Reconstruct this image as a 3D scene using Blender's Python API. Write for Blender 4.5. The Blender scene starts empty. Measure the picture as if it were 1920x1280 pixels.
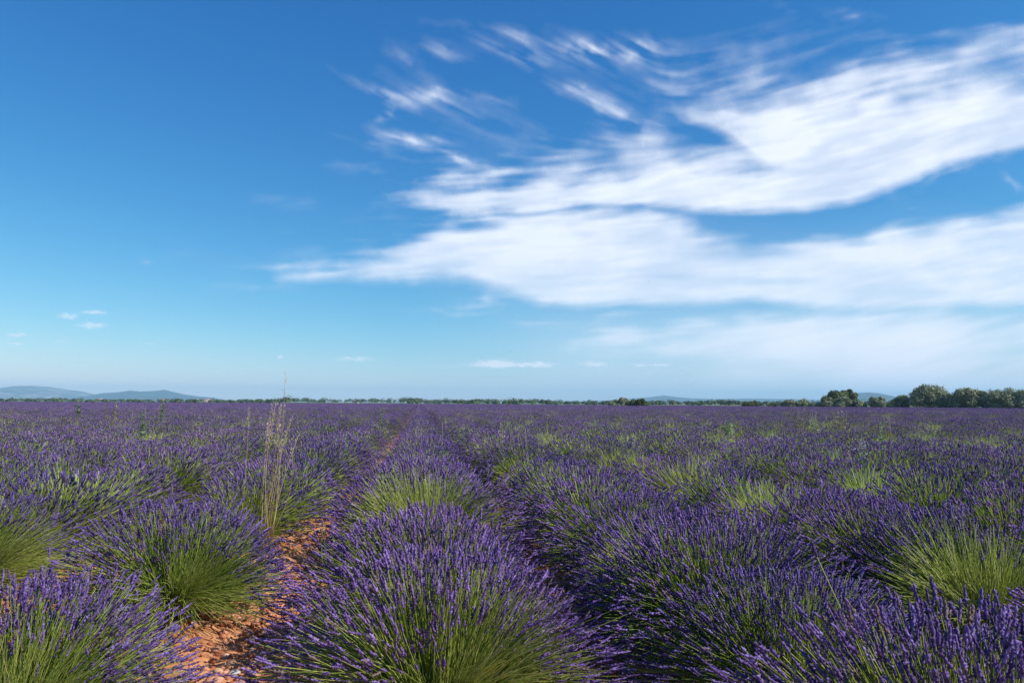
import bpy, math, random
import numpy as np
from mathutils import Vector, Matrix, Euler

random.seed(4)
R = math.radians
sc = bpy.context.scene
col = sc.collection

# ------------------------------------------------------------------ camera, light, exposure
HC = 1.50                                  # eye height
F = 1350.0                                 # focal length on a 1920 wide frame
cam = bpy.data.cameras.new("camera"); cam_o = bpy.data.objects.new("camera", cam); col.objects.link(cam_o)
cam.sensor_fit = 'HORIZONTAL'; cam.sensor_width = 36; cam.lens = 36*F/1920
cam.clip_start = .05; cam.clip_end = 900000
YAW, PITCH, ROLL = R(7.2), R(4.87), R(.28)
cam_o.location = (0, 0, HC)
cam_o.rotation_euler = (Matrix.Rotation(-YAW, 4, 'Z') @ Matrix.Rotation(math.pi/2+PITCH, 4, 'X') @ Matrix.Rotation(ROLL, 4, 'Z')).to_euler()
sc.camera = cam_o
CM = cam_o.rotation_euler.to_matrix()

SUN_AZ, SUN_EL = R(115), R(41)             # clockwise from the rows' direction
world = bpy.data.worlds.new("World"); sc.world = world; world.use_nodes = True
wn = world.node_tree.nodes; wl = world.node_tree.links
sky = wn.new("ShaderNodeTexSky"); sky.sky_type = 'NISHITA'; sky.sun_disc = False
sky.sun_elevation = SUN_EL; sky.sun_rotation = SUN_AZ
sky.altitude = 600; sky.air_density = 1.0; sky.dust_density = .25; sky.ozone_density = 3.5
SKY = .115                                 # deep, slightly polarised summer blue: a response curve for each channel
sep = wn.new("ShaderNodeSeparateColor"); cmb = wn.new("ShaderNodeCombineColor"); wl.new(sky.outputs[0], sep.inputs[0])
for ch, (gain, power) in enumerate([(1.12, 1.95), (.83, 1.14), (.785, .72)]):
    m1 = wn.new("ShaderNodeMath"); m1.operation = 'MULTIPLY'; m1.inputs[1].default_value = SKY; wl.new(sep.outputs[ch], m1.inputs[0])
    m2 = wn.new("ShaderNodeMath"); m2.operation = 'POWER'; m2.inputs[1].default_value = power; wl.new(m1.outputs[0], m2.inputs[0])
    m3 = wn.new("ShaderNodeMath"); m3.operation = 'MULTIPLY'; m3.inputs[1].default_value = gain/SKY; wl.new(m2.outputs[0], m3.inputs[0])
    wl.new(m3.outputs[0], cmb.inputs[ch])
wl.new(cmb.outputs[0], wn['Background'].inputs[0])
wn['Background'].inputs[1].default_value = SKY

sun = bpy.data.lights.new("sun", 'SUN'); sun.energy = 4.5; sun.angle = R(.53); sun.color = (1, .955, .88)
sun_o = bpy.data.objects.new("sun", sun); col.objects.link(sun_o)
sd = Vector((math.sin(SUN_AZ)*math.cos(SUN_EL), math.cos(SUN_AZ)*math.cos(SUN_EL), math.sin(SUN_EL)))
sun_o.rotation_euler = sd.to_track_quat('Z', 'Y').to_euler()

vs = sc.view_settings; vs.view_transform = 'Standard'; vs.look = 'None'; vs.gamma = 1; vs.exposure = .42; vs.use_curve_mapping = False
sc.cycles.max_bounces = 6; sc.cycles.transparent_max_bounces = 12; sc.cycles.volume_bounces = 1
sc.cycles.diffuse_bounces = 3; sc.cycles.transmission_bounces = 4

# ------------------------------------------------------------------ helpers
def direction(px, py):
    """bearing of a point of the view as a world direction"""
    return (CM @ Vector(((px-960)/F, (640-py)/F, -1))).normalized()
def at(px, py, Y=None, z=None):
    d = direction(px, py); o = Vector((0, 0, HC))
    return o+d*(Y/d.y) if Y is not None else o+d*((z-HC)/d.z)
def view_px(p):
    v = CM.transposed() @ (Vector(p)-Vector((0, 0, HC)))
    return (960+F*v.x/-v.z, 640-F*v.y/-v.z) if v.z < -.01 else (-9999, -9999)

def tag(o, label=None, cat=None, group=None, kind=None):
    if label: o['label'] = label
    if cat: o['category'] = cat
    if group: o['group'] = group
    if kind: o['kind'] = kind
    return o
def empty(name, loc=(0, 0, 0), rz=0, s=1):
    o = bpy.data.objects.new(name, None); col.objects.link(o); o.location = loc; o.rotation_euler = (0, 0, rz); o.scale = (s, s, s)
    o.empty_display_size = .1
    return o
def groups(Fc):
    return [np.asarray(f) for f in Fc] if isinstance(Fc, list) and np.ndim(Fc[0]) == 2 else [np.asarray(Fc)]
def mesh(name, V, Fc, mat=None, cols=None, smooth=False):
    """V (n,3); Fc list of arrays of equal-size faces; cols = {name: (n,) or (n,4)}"""
    me = bpy.data.meshes.new(name)
    V = np.asarray(V, np.float32)
    Fc = groups(Fc)
    Fc = [np.asarray(f, np.int32) for f in Fc if len(f)]
    me.vertices.add(len(V)); me.vertices.foreach_set('co', V.ravel())
    tot = sum(f.size for f in Fc); nf = sum(len(f) for f in Fc)
    me.loops.add(tot); me.polygons.add(nf)
    me.loops.foreach_set('vertex_index', np.concatenate([f.ravel() for f in Fc]))
    sz = np.concatenate([np.full(len(f), f.shape[1], np.int32) for f in Fc])
    st = np.concatenate([[0], np.cumsum(sz)[:-1]]).astype(np.int32)
    me.polygons.foreach_set('loop_start', st)
    if smooth: me.polygons.foreach_set('use_smooth', np.ones(nf, bool))
    me.update(calc_edges=True)
    for k, c in (cols or {}).items():
        a = me.attributes.new(k, 'FLOAT', 'POINT'); a.data.foreach_set('value', np.asarray(c, np.float32).ravel())
    if mat: me.materials.append(mat)
    return me
def obj(name, me, parent=None, loc=None):
    o = bpy.data.objects.new(name, me); col.objects.link(o)
    if parent: o.parent = parent
    if loc is not None: o.location = loc
    return o
def copy_tree(o):
    c = o.copy(); col.objects.link(c)
    for ch in kids[o.name]:
        d = ch.copy(); col.objects.link(d); d.parent = c; kids.setdefault(c.name, []).append(d)
    return c
kids = {}

class MB:
    """collects pieces of geometry into one mesh"""
    def __init__(s): s.V = []; s.F = {}; s.n = 0; s.A = []
    def add(s, V, Fc, a=0.5):
        V = np.asarray(V, float).reshape(-1, 3)
        for f in groups(Fc):
            f = np.asarray(f, int)
            if len(f): s.F.setdefault(f.shape[1], []).append(f+s.n)
        s.V.append(V); s.n += len(V); s.A.append(np.broadcast_to(a, (len(V),)))
    def tube(s, pts, rad, k=5, a=.5, cap=True):
        pts = np.asarray(pts, float); n = len(pts); rad = np.broadcast_to(rad, (n,))
        t = np.gradient(pts, axis=0); t /= np.linalg.norm(t, axis=1)[:, None]+1e-9
        up = np.array([0, 0, 1.]) if abs(t[0, 2]) < .9 else np.array([1., 0, 0])
        u = np.cross(t, up); u /= np.linalg.norm(u, axis=1)[:, None]+1e-9; w = np.cross(t, u)
        an = np.arange(k)*2*np.pi/k
        V = pts[:, None]+rad[:, None, None]*(u[:, None]*np.cos(an)[None, :, None]+w[:, None]*np.sin(an)[None, :, None])
        i = np.arange(n-1)[:, None]*k; j = np.arange(k)[None]; j2 = (j+1) % k
        f = np.stack([i+j, i+j2, i+k+j2, i+k+j], -1).reshape(-1, 4)
        V = V.reshape(-1, 3)
        if cap:
            tri = [[n*k, (q+1) % k, q] for q in range(k)]+[[n*k+1, (n-1)*k+q, (n-1)*k+(q+1) % k] for q in range(k)]
            s.add(np.vstack([V, pts[:1], pts[-1:]]), [f, np.array(tri)], a)
        else: s.add(V, f, a)
    def leafs(s, P, N, size, rng, asp=.45, a=None):
        """many small leaf faces at P facing about N"""
        n = len(P); N = N/(np.linalg.norm(N, axis=1)[:, None]+1e-9)
        r = rng.normal(size=(n, 3)); u = np.cross(N, r); u /= np.linalg.norm(u, axis=1)[:, None]+1e-9; v = np.cross(N, u)
        sz = size*rng.uniform(.6, 1.4, n)[:, None]
        V = np.stack([P-u*sz*.5, P-v*sz*asp*.5+N*sz*.08, P+u*sz*.5, P+v*sz*asp*.5+N*sz*.08], 1).reshape(-1, 3)
        f = np.arange(n*4).reshape(-1, 4)
        a = rng.random(n) if a is None else a
        s.add(V, f, np.repeat(a, 4))
    def box(s, lo, hi, a=.5):
        x0, y0, z0 = lo; x1, y1, z1 = hi
        s.add([[x0,y0,z0],[x1,y0,z0],[x1,y1,z0],[x0,y1,z0],[x0,y0,z1],[x1,y0,z1],[x1,y1,z1],[x0,y1,z1]],
              [[0,3,2,1],[4,5,6,7],[0,1,5,4],[1,2,6,5],[2,3,7,6],[3,0,4,7]], a)
    def mesh(s, name, mat, smooth=False):
        return mesh(name, np.vstack(s.V), [np.vstack(v) for v in s.F.values()], mat, {'rnd': np.concatenate(s.A)}, smooth)
    def build(s, name, mat, parent=None, smooth=False):
        return obj(name, s.mesh(name, mat, smooth), parent)

# ---- value noise
def vnoise(x, y, s, seed):
    r = np.random.default_rng(seed).random((256, 256)); x = np.asarray(x)/s+1000.3; y = np.asarray(y)/s+1000.7
    i = np.floor(x).astype(int); j = np.floor(y).astype(int); f = x-i; g = y-j; f = f*f*(3-2*f); g = g*g*(3-2*g)
    q = lambda a, b: r[b % 256, a % 256]
    return (q(i, j)*(1-f)+q(i+1, j)*f)*(1-g)+(q(i, j+1)*(1-f)+q(i+1, j+1)*f)*g
def fbm(x, y, s, seed, o=4, g=.5):
    t = 0; a = 1; n = 0
    for k in range(o): t = t+a*vnoise(x, y, s/2**k, seed+k); n += a; a *= g
    return t/n

# ------------------------------------------------------------------ materials
def mat_new(name):
    m = bpy.data.materials.new(name); m.use_nodes = True; nt = m.node_tree
    return m, nt, nt.nodes, nt.links, nt.nodes['Principled BSDF']
def ramp(nodes, links, src, stops):
    r = nodes.new('ShaderNodeValToRGB'); e = r.color_ramp.elements
    while len(e) < len(stops): e.new(.5)
    for i, (p, c) in enumerate(stops): e[i].position = p; e[i].color = (*c, 1)
    links.new(src, r.inputs[0]); return r
def plant_mat(name, stops, rough=.65, trans=.25, spec=.25, noise=.25, nscale=300, inst=.2):
    """leafy tissue: colour by piece, varied by plant and by fine mottling, some light through"""
    m, nt, n, l, p = mat_new(name)
    at_ = n.new('ShaderNodeAttribute'); at_.attribute_name = 'rnd'
    rp = ramp(n, l, at_.outputs['Fac'], stops)
    oi = n.new('ShaderNodeObjectInfo'); tc = n.new('ShaderNodeTexCoord')
    no = n.new('ShaderNodeTexNoise'); no.inputs['Scale'].default_value = nscale; no.inputs['Detail'].default_value = 1
    l.new(tc.outputs['Object'], no.inputs['Vector'])
    ma = n.new('ShaderNodeMath'); ma.operation = 'MULTIPLY_ADD'; ma.inputs[1].default_value = noise*2; ma.inputs[2].default_value = 1-noise
    l.new(no.outputs['Fac'], ma.inputs[0])
    mb = n.new('ShaderNodeMath'); mb.operation = 'MULTIPLY_ADD'; mb.inputs[1].default_value = inst; mb.inputs[2].default_value = 1-inst/2
    l.new(oi.outputs['Random'], mb.inputs[0])
    mc = n.new('ShaderNodeMath'); mc.operation = 'MULTIPLY'; l.new(ma.outputs[0], mc.inputs[0]); l.new(mb.outputs[0], mc.inputs[1])
    hs = n.new('ShaderNodeHueSaturation'); l.new(rp.outputs[0], hs.inputs['Color']); l.new(mc.outputs[0], hs.inputs['Value'])
    mh = n.new('ShaderNodeMath'); mh.operation = 'MULTIPLY_ADD'; mh.inputs[1].default_value = inst*.10; mh.inputs[2].default_value = .5-inst*.05
    l.new(oi.outputs['Random'], mh.inputs[0]); l.new(mh.outputs[0], hs.inputs['Hue'])
    l.new(hs.outputs[0], p.inputs['Base Color']); p.inputs['Roughness'].default_value = rough
    p.inputs['Specular IOR Level'].default_value = spec
    if trans:
        tr = n.new('ShaderNodeBsdfTranslucent'); l.new(hs.outputs[0], tr.inputs['Color'])
        mx = n.new('ShaderNodeMixShader'); mx.inputs[0].default_value = trans
        l.new(p.outputs[0], mx.inputs[1]); l.new(tr.outputs[0], mx.inputs[2]); l.new(mx.outputs[0], n['Material Output'].inputs[0])
    return m

M = {}
M['flower'] = plant_mat('lavender_flower', [(0, (.05, .033, .085)), (.35, (.125, .075, .222)), (.65, (.205, .128, .365)), (.91, (.33, .235, .54)), (1, (.20, .145, .13))], .85, .2, .08, .35, 260, .4)
M['stem'] = plant_mat('lavender_stem', [(0, (.12, .18, .02)), (.4, (.28, .36, .05)), (.8, (.56, .60, .16)), (1, (.52, .49, .25))], .6, .32, .3, .15, 60, .2)
M['leaf'] = plant_mat('lavender_leaf', [(0, (.05, .08, .025)), (.6, (.10, .15, .05)), (1, (.17, .15, .08))], .7, .2, .2, .2, 60, .2)
M['dry'] = plant_mat('dry_grass', [(0, (.30, .20, .08)), (.5, (.50, .38, .18)), (1, (.66, .55, .34))], .6, .25, .3, .15, 90, .1)
M['seed'] = plant_mat('seed_head', [(0, (.45, .36, .24)), (1, (.72, .64, .5))], .6, .3, .3, .15, 90, .1)
M['white'] = plant_mat('white_petals', [(0, (.75, .68, .62)), (1, (.85, .85, .82))], .7, .3, .2, .1, 90, .05)
M['weed'] = plant_mat('weed_leaf', [(0, (.12, .19, .08)), (.6, (.22, .31, .14)), (1, (.34, .42, .24))], .6, .25, .3, .2, 60, .15)
M['paleweed'] = plant_mat('pale_weed', [(0, (.18, .19, .07)), (.6, (.32, .29, .13)), (1, (.46, .39, .24))], .6, .25, .3, .2, 60, .15)
M['olive'] = plant_mat('olive_leaf', [(0, (.12, .145, .07)), (.5, (.25, .28, .15)), (.85, (.38, .40, .25)), (1, (.48, .49, .34))], .55, .2, .35, .25, .6, .15)
M['oak'] = plant_mat('oak_leaf', [(0, (.045, .075, .02)), (.5, (.10, .145, .045)), (1, (.18, .22, .08))], .55, .2, .3, .25, .5, .2)
M['wood'] = plant_mat('bark', [(0, (.10, .075, .05)), (1, (.22, .17, .12))], .85, 0, .1, .3, 8, .1)
M['woods'] = plant_mat('far_foliage', [(0, (.04, .06, .025)), (.5, (.08, .11, .045)), (1, (.14, .17, .08))], .7, .1, .1, .3, .05, .2)

def soil_mat():
    m, nt, n, l, p = mat_new('red_soil'); tc = n.new('ShaderNodeTexCoord')
    a = n.new('ShaderNodeTexNoise'); a.inputs['Scale'].default_value = 9; a.inputs['Detail'].default_value = 10; a.inputs['Roughness'].default_value = .65
    l.new(tc.outputs['Object'], a.inputs['Vector'])
    rp = ramp(n, l, a.outputs['Fac'], [(.3, (.32, .12, .05)), (.5, (.52, .225, .10)), (.7, (.68, .36, .20))])
    # beyond the farmland the ground is dry grass and scrub
    g = n.new('ShaderNodeTexNoise'); g.inputs['Scale'].default_value = .004; g.inputs['Detail'].default_value = 6; l.new(tc.outputs['Object'], g.inputs['Vector'])
    rg = ramp(n, l, g.outputs['Fac'], [(.38, (.06, .09, .03)), (.5, (.09, .11, .04)), (.62, (.17, .16, .07))])
    ln = n.new('ShaderNodeVectorMath'); ln.operation = 'LENGTH'; l.new(tc.outputs['Object'], ln.inputs[0])
    mr = n.new('ShaderNodeMapRange'); mr.inputs[1].default_value = 380; mr.inputs[2].default_value = 430; l.new(ln.outputs['Value'], mr.inputs[0])
    mx = n.new('ShaderNodeMix'); mx.data_type = 'RGBA'; l.new(mr.outputs[0], mx.inputs[0]); l.new(rp.outputs[0], mx.inputs[6]); l.new(rg.outputs[0], mx.inputs[7])
    l.new(mx.outputs[2], p.inputs['Base Color']); p.inputs['Roughness'].default_value = .95; p.inputs['Specular IOR Level'].default_value = .1
    b = n.new('ShaderNodeTexNoise'); b.inputs['Scale'].default_value = 60; b.inputs['Detail'].default_value = 6; l.new(tc.outputs['Object'], b.inputs['Vector'])
    bp = n.new('ShaderNodeBump'); bp.inputs['Distance'].default_value = .01; bp.inputs['Strength'].default_value = .8; l.new(b.outputs['Fac'], bp.inputs['Height']); l.new(bp.outputs[0], p.inputs['Normal'])
    return m
M['soil'] = soil_mat()
def stone_mat(name, stops):
    m = plant_mat(name, stops, .9, 0, .15, .35, 45, .3); nt = m.node_tree; n, l = nt.nodes, nt.links
    b = n.new('ShaderNodeTexNoise'); b.inputs['Scale'].default_value = 90; b.inputs['Detail'].default_value = 4
    bp = n.new('ShaderNodeBump'); bp.inputs['Distance'].default_value = .004; l.new(b.outputs['Fac'], bp.inputs['Height']); l.new(bp.outputs[0], n['Principled BSDF'].inputs['Normal'])
    return m
M['clod'] = stone_mat('red_clod', [(0, (.36, .14, .06)), (.5, (.58, .26, .125)), (.9, (.72, .42, .25)), (1, (.76, .52, .36))])
M['stone'] = stone_mat('orange_stone', [(0, (.62, .30, .14)), (1, (.78, .48, .30))])
M['pale'] = stone_mat('pale_stone', [(0, (.72, .66, .58)), (1, (.8, .74, .68))])
def hill_mat(name, stops, sc_):
    m, nt, n, l, p = mat_new(name); tc = n.new('ShaderNodeTexCoord')
    a = n.new('ShaderNodeTexNoise'); a.inputs['Scale'].default_value = sc_; a.inputs['Detail'].default_value = 9; a.inputs['Roughness'].default_value = .65
    l.new(tc.outputs['Object'], a.inputs['Vector']); rp = ramp(n, l, a.outputs['Fac'], stops)
    l.new(rp.outputs[0], p.inputs['Base Color']); p.inputs['Roughness'].default_value = 1; p.inputs['Specular IOR Level'].default_value = 0
    return m
M['rock_hill'] = hill_mat('limestone_mountain', [(.4, (.04, .055, .04)), (.52, (.14, .14, .12)), (.64, (.28, .27, .25))], .006)
M['wood_hill'] = hill_mat('wooded_hill', [(.4, (.02, .03, .02)), (.65, (.05, .06, .035))], .008)
M['straw'] = hill_mat('straw_field', [(.4, (.42, .34, .19)), (.65, (.58, .48, .30))], .03)
def flat(name, c, rough=.8):
    m, nt, n, l, p = mat_new(name); tc = n.new('ShaderNodeTexCoord'); a = n.new('ShaderNodeTexNoise'); a.inputs['Scale'].default_value = 3; a.inputs['Detail'].default_value = 5
    l.new(tc.outputs['Object'], a.inputs['Vector']); rp = ramp(n, l, a.outputs['Fac'], [(.3, tuple(x*.8 for x in c)), (.7, tuple(min(1, x*1.1) for x in c))])
    l.new(rp.outputs[0], p.inputs['Base Color']); p.inputs['Roughness'].default_value = rough
    return m
M['plaster'] = flat('pale_plaster', (.72, .64, .52)); M['tiles'] = flat('roof_tiles', (.45, .2, .12)); M['shutter'] = flat('dark_window', (.05, .06, .07), .3)
M['insect'] = flat('dark_insect_body', (.03, .025, .02), .4); M['wing'] = flat('insect_wing', (.12, .12, .11), .3)

# ------------------------------------------------------------------ ground
def graded(lo, hi, step, far):
    c = list(np.arange(lo, hi, step)); g = step
    while c[-1] < far: g *= 1.17; c.append(c[-1]+g)
    g = step; out = []
    x = lo
    while x > -far: g *= 1.17; x -= g; out.append(x)
    return np.array(out[::-1]+c)
ROW0, SP = .09, 1.75
def soil_height(x, y):
    k = np.exp(-((y-5)/14.)**4)*np.exp(-(x/9.)**4)
    rr = np.cos((x-ROW0)/SP*2*np.pi)
    cl = np.abs(fbm(x, y, .16, 300, 4)-.5)*2
    return k*(.035*rr+.10*(fbm(x, y, .22, 310, 5, .6)-.5)+.05*(.4-cl))
gx = graded(-3.2, 3.0, .036, 13000); gy = graded(2.2, 9.5, .036, 13000)
X, Y = np.meshgrid(gx, gy); Z = soil_height(X, Y)
nx, ny = len(gx), len(gy); I = np.arange(ny*nx).reshape(ny, nx)
g = obj('ground', mesh('ground', np.stack([X, Y, Z], -1).reshape(-1, 3), np.stack([I[:-1,:-1], I[:-1,1:], I[1:,1:], I[1:,:-1]], -1).reshape(-1, 4), M['soil'], smooth=True))
tag(g, kind='structure')

# straw coloured field strip beyond the lavender
def strip(name, corners, z, mat):
    V = [(x, y, z) for x, y in corners]
    return tag(obj(name, mesh(name, V, [[0, 1, 2, 3]], mat)), kind='structure')
def far_pt(px, Y): p = at(px, 754, Y); return (p.x, Y)
strip('straw_field', [far_pt(556, 560), far_pt(738, 560), far_pt(745, 820), far_pt(560, 820)], .05, M['straw'])
strip('green_field', [far_pt(738, 540), far_pt(1150, 540), far_pt(1150, 760), far_pt(745, 760)], .09, flat('green_crop', (.10, .15, .04)))

# ------------------------------------------------------------------ hills (real heights and distances)
def hill(name, prof, D, depth, mat, seed, rough):
    """a range whose skyline follows the given bearings, eroded by noise, falling towards the viewer"""
    prof = np.array(prof, float); n = int((prof[-1, 0]-prof[0, 0])/1.6); ps = np.linspace(prof[0, 0], prof[-1, 0], n)
    top = np.interp(ps, prof[:, 0], prof[:, 1])+.8*(fbm(ps, ps*0, 14, seed, 4)-.5)
    K = 26; V = []
    dirs = [direction(a, b) for a, b in zip(ps, top)]
    for k in range(K):
        t = k/(K-1); s = 1-abs(t-.72)/.72 if t < .72 else 1-(t-.72)/.28
        prf = max(s, 0)**(1.25 if t < .72 else .8)
        for i, d in enumerate(dirs):
            h = math.hypot(d.x, d.y); dist = D+depth*(t-.72)
            x, y = d.x/h*dist, d.y/h*dist
            H = max(d.z/h*D+HC, 0)
            V.append((x, y, H*prf))
    V = np.array(V); Hn = np.repeat([max(d.z/math.hypot(d.x, d.y)*D, 0) for d in dirs], 1)
    Hn = np.tile(Hn, K)
    tt = np.repeat(np.linspace(0, 1, K), n)
    e = np.abs(fbm(V[:, 0], V[:, 1], D*.045, seed+50, 5, .55)-.5)*2
    V[:, 2] -= rough*Hn*e*np.clip((.70-tt)/.25, 0, 1)*np.clip(tt/.15, 0, 1)
    V[:, 2] = np.maximum(V[:, 2], -.6)
    I = np.arange(K*n).reshape(K, n)
    V[:, 2] -= .3
    o = obj(name, mesh(name, V, np.stack([I[:-1,:-1], I[:-1,1:], I[1:,1:], I[1:,:-1]], -1).reshape(-1, 4), mat, smooth=True))
    return tag(o, kind='structure')
hill('limestone_mountain', [(-420,752),(-300,738),(-200,728),(-120,722),(-60,727),(0,727),(22,724),(60,722.5),(90,724.5),(120,729),(150,733),(175,738),(205,743),(240,748),(270,753)], 9800, 3200, M['rock_hill'], 71, .55)
hill('blue_mountain', [(90,753),(120,748),(160,742),(195,736.5),(225,734.5),(243,731.5),(262,733.5),(290,732.5),(309,730.5),(322,733.5),(345,738.5),(372,743),(400,745),(415,748.5),(440,751),(465,755)], 8200, 2400, M['wood_hill'], 72, .35)
hill('long_ridge', [(1090,756),(1125,751.5),(1160,748),(1190,746.5),(1218,744),(1245,741),(1268,744),(1300,746.5),(1350,747.5),(1400,746.5),(1450,747.5),(1500,748),(1540,750),(1600,752),(1680,756)], 8600, 2400, M['wood_hill'], 73, .35)
hill('table_hill', [(1520,757),(1545,750),(1570,743),(1592,738),(1612,736),(1632,735.5),(1650,737),(1668,741),(1685,745),(1720,750),(1770,757)], 6900, 1800, M['wood_hill'], 74, .35)

# ------------------------------------------------------------------ clouds: a thin high layer that follows the curve of the earth
def cloud_field(GX, GY):
    """opacity of the high cloud layer; GX, GY are angular sheet coordinates"""
    ny, nx = GX.shape; x0 = GX[0,0]; y0 = GY[0,0]; st = GX[0,1]-GX[0,0]
    rg = np.random.default_rng(11)
    def samp(a, u, v):
        u = np.clip(u, 0, a.shape[1]-1.001); v = np.clip(v, 0, a.shape[0]-1.001)
        i = u.astype(int); j = v.astype(int); f = u-i; g = v-j
        return (a[j,i]*(1-f)+a[j,i+1]*f)*(1-g)+(a[j+1,i]*(1-f)+a[j+1,i+1]*f)*g
    def vnoise(x, y, s, seed):
        r = np.random.default_rng(seed).random((256,256))
        x = x/s+1000.3; y = y/s+1000.7
        i = np.floor(x).astype(int); j = np.floor(y).astype(int); f = x-i; g = y-j
        f = f*f*(3-2*f); g = g*g*(3-2*g)
        q = lambda a, b: r[b % 256, a % 256]
        return (q(i,j)*(1-f)+q(i+1,j)*f)*(1-g)+(q(i,j+1)*(1-f)+q(i+1,j+1)*f)*g
    def fbm(x, y, s, seed, o=4, g=.55):
        t = 0; a = 1; n = 0
        for k in range(o):
            t = t+a*vnoise(x*(.8+.6*(k%2))/(.8+.6*(k%2)), y, s/2**k, seed+k); n += a; a *= g
        return t/n
    ss = lambda a, b, t: (lambda q: q*q*(3-2*q))(np.clip((t-a)/(b-a), 0, 1))
    # flow direction of the fibres
    up = ss(330, 200, GY)*ss(1320, 1180, GX)
    th = np.radians(-6 + (-8)*ss(1100,1700,GX)*ss(420,330,GY) + 34*up + 10*(fbm(GX,GY,260,5,2)-.5)*2)
    dx, dy = np.cos(th), np.sin(th)
    def lic(s, seed, L, o=3):
        a = fbm(GX, GY, s, seed, o)
        a = (a-a.mean())/a.std()
        u0 = (GX-x0)/st; v0 = (GY-y0)/st; acc = a.copy(); w = 1
        N = 15
        for sg in (1, -1):
            u, v = u0.copy(), v0.copy()
            for k in range(N):
                u = u+sg*samp(dx,u,v)*L/N/st; v = v+sg*samp(dy,u,v)*L/N/st
                h = 1-(k+1)/(N+2); acc = acc+h*samp(a,u,v); w += h
        acc = acc/w
        return (acc-acc.mean())/acc.std()
    n1 = .75*lic(26, 21, 60, 4)+.65*lic(15, 25, 110, 3); n2 = lic(7, 31, 30, 2); n3 = lic(90, 41, 160, 2)
    puff = (fbm(GX, GY, 46, 61, 5)-.5)*4
    # warped coordinates so that drawn outlines break up
    wx = GX + 26*(fbm(GX,GY,130,71,6,.6)-.5)*2 + 3*n1
    wy = GY + 11*(fbm(GX,GY,110,81,6,.6)-.5)*2 + 2.0*n1 + 1.2*n2
    def poly(P, soft_t, soft_b, X, Y, soft_x=None):
        """inside depth of outline P in units of softness; top and bottom edges differ"""
        P = np.array(P, float); n = len(P); ins = np.zeros(X.shape, bool); d = np.full(X.shape, 1e9); up_ = np.zeros(X.shape)
        for i in range(n):
            a = P[i]; b = P[(i+1) % n]; e = b-a
            t = np.clip(((X-a[0])*e[0]+(Y-a[1])*e[1])/(e@e), 0, 1)
            ex = X-a[0]-t*e[0]; ey = Y-a[1]-t*e[1]; q = np.hypot(ex, ey)
            m = q < d; d = np.where(m, q, d); up_ = np.where(m, (a[1]+t*e[1]), up_)
            c = ((a[1] > Y) != (b[1] > Y)) & (X < e[0]*(Y-a[1])/(e[1]+1e-9)+a[0]); ins ^= c
        sd = np.where(ins, d, -d)
        lf = 1+.8*ss(1150, 760, X)
        m = .5+.5*np.tanh((Y-up_)*np.where(ins,-1,1)/6.) # 1 = nearest edge is a bottom edge
        s = soft_t*(1-m)+soft_b*lf*m
        r = np.clip(sd/s, -3, 4)
        for _ in range(6):
            r[1:-1] = (r[:-2]+r[2:]+2*r[1:-1])/4; r[:,1:-1] = (r[:,:-2]+r[:,2:]+2*r[:,1:-1])/4
        return r
    A = [(760,378),(840,350),(910,336),(1000,334),(1090,318),(1160,304),(1180,262),(1260,262),(1330,280),(1395,296),(1370,262),(1310,232),(1270,204),(1300,185),(1400,176),
         (1480,160),(1580,148),(1680,132),(1790,118),(1920,96),(2120,60),(2700,-40),(2700,120),(2150,240),(1930,276),(1850,290),(1790,306),(1720,334),(1660,356),(1600,384),(1530,397),(1420,400),(1310,398),(1200,386),(1090,388),(1010,400),(900,404),(810,398)]
    B = [(510,527),(600,508),(690,480),(770,450),(840,430),(920,414),(1040,396),(1130,386),(1220,392),(1290,408),(1320,440),(1420,462),(1520,458),(1610,446),(1652,420),(1740,414),(1780,408),(1850,402),(1930,384),(2200,330),(2700,240),
         (2700,600),(2200,590),(1925,576),(1820,574),(1700,582),(1600,577),(1450,572),(1300,569),(1180,574),(1080,576),(1010,572),(950,550),(870,529),(720,526),(600,532)]
    Cc = [(1085,640),(1150,612),(1250,594),(1370,590),(1470,594),(1560,584),(1660,582),(1740,592),(1800,604),(1930,606),(2300,596),(2700,560),(2700,700),(2200,690),(1920,684),(1600,684),(1350,676),(1180,664)]
    a = poly(A, 62, 9, wx, wy*1.0)
    b = poly(B, 20, 10, wx, wy)
    c = poly(Cc, 22, 18, wx, wy)
    soft = lambda s: ss(-.9, 1.5, s)
    tex = .55*n1+.15*n2+.5*n3+.4*puff
    da = soft(a + (.36+.45*ss(1250,800,GX))*tex)*(.82+.12*np.clip(tex,-1.2,1.2)+.01*n2)*(1-.22*ss(1250,820,GX))
    # thinner upper left part of the big bank
    thin = ss(1480, 1290, GX)*ss(330, 240, GY)
    da = da*(1-.45*thin*(1-.5*ss(-.5,1,puff)))
    db = soft(b + (.32+.1*ss(1000,600,GX))*tex)*(.77+.12*np.clip(tex,-1.2,1.2)+.01*n2)*(1-.12*ss(1000,520,GX))
    db *= 1-.45*ss(0.1,1.5,n3+.3*n1)*ss(480,560,GY)
    hole = np.exp(-((GX-1390)/110)**2-((GY-474)/16)**2)+.8*np.exp(-((GX-1260)/50)**2-((GY-520)/8)**2)+.35*np.exp(-((GX-1430+20*n3)/120)**2-((GY-527)/8)**2)
    db *= 1-.6*np.clip(hole*(1+.4*n1),0,1)
    dc = soft(c + .5*tex)*(.5+.14*np.clip(tex,-1.5,1.5))
    yc = np.interp(GX, [850,1000,1080,1200,1300], [405,402,390,388,400])+4*(fbm(GX,GY,60,205,3)-.5)
    crease = np.exp(-((GY-yc)/5.)**2)*ss(860,960,GX)*ss(1340,1250,GX)
    out = (1-(1-da)*(1-db)*(1-dc))*(1-.5*crease)
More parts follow.
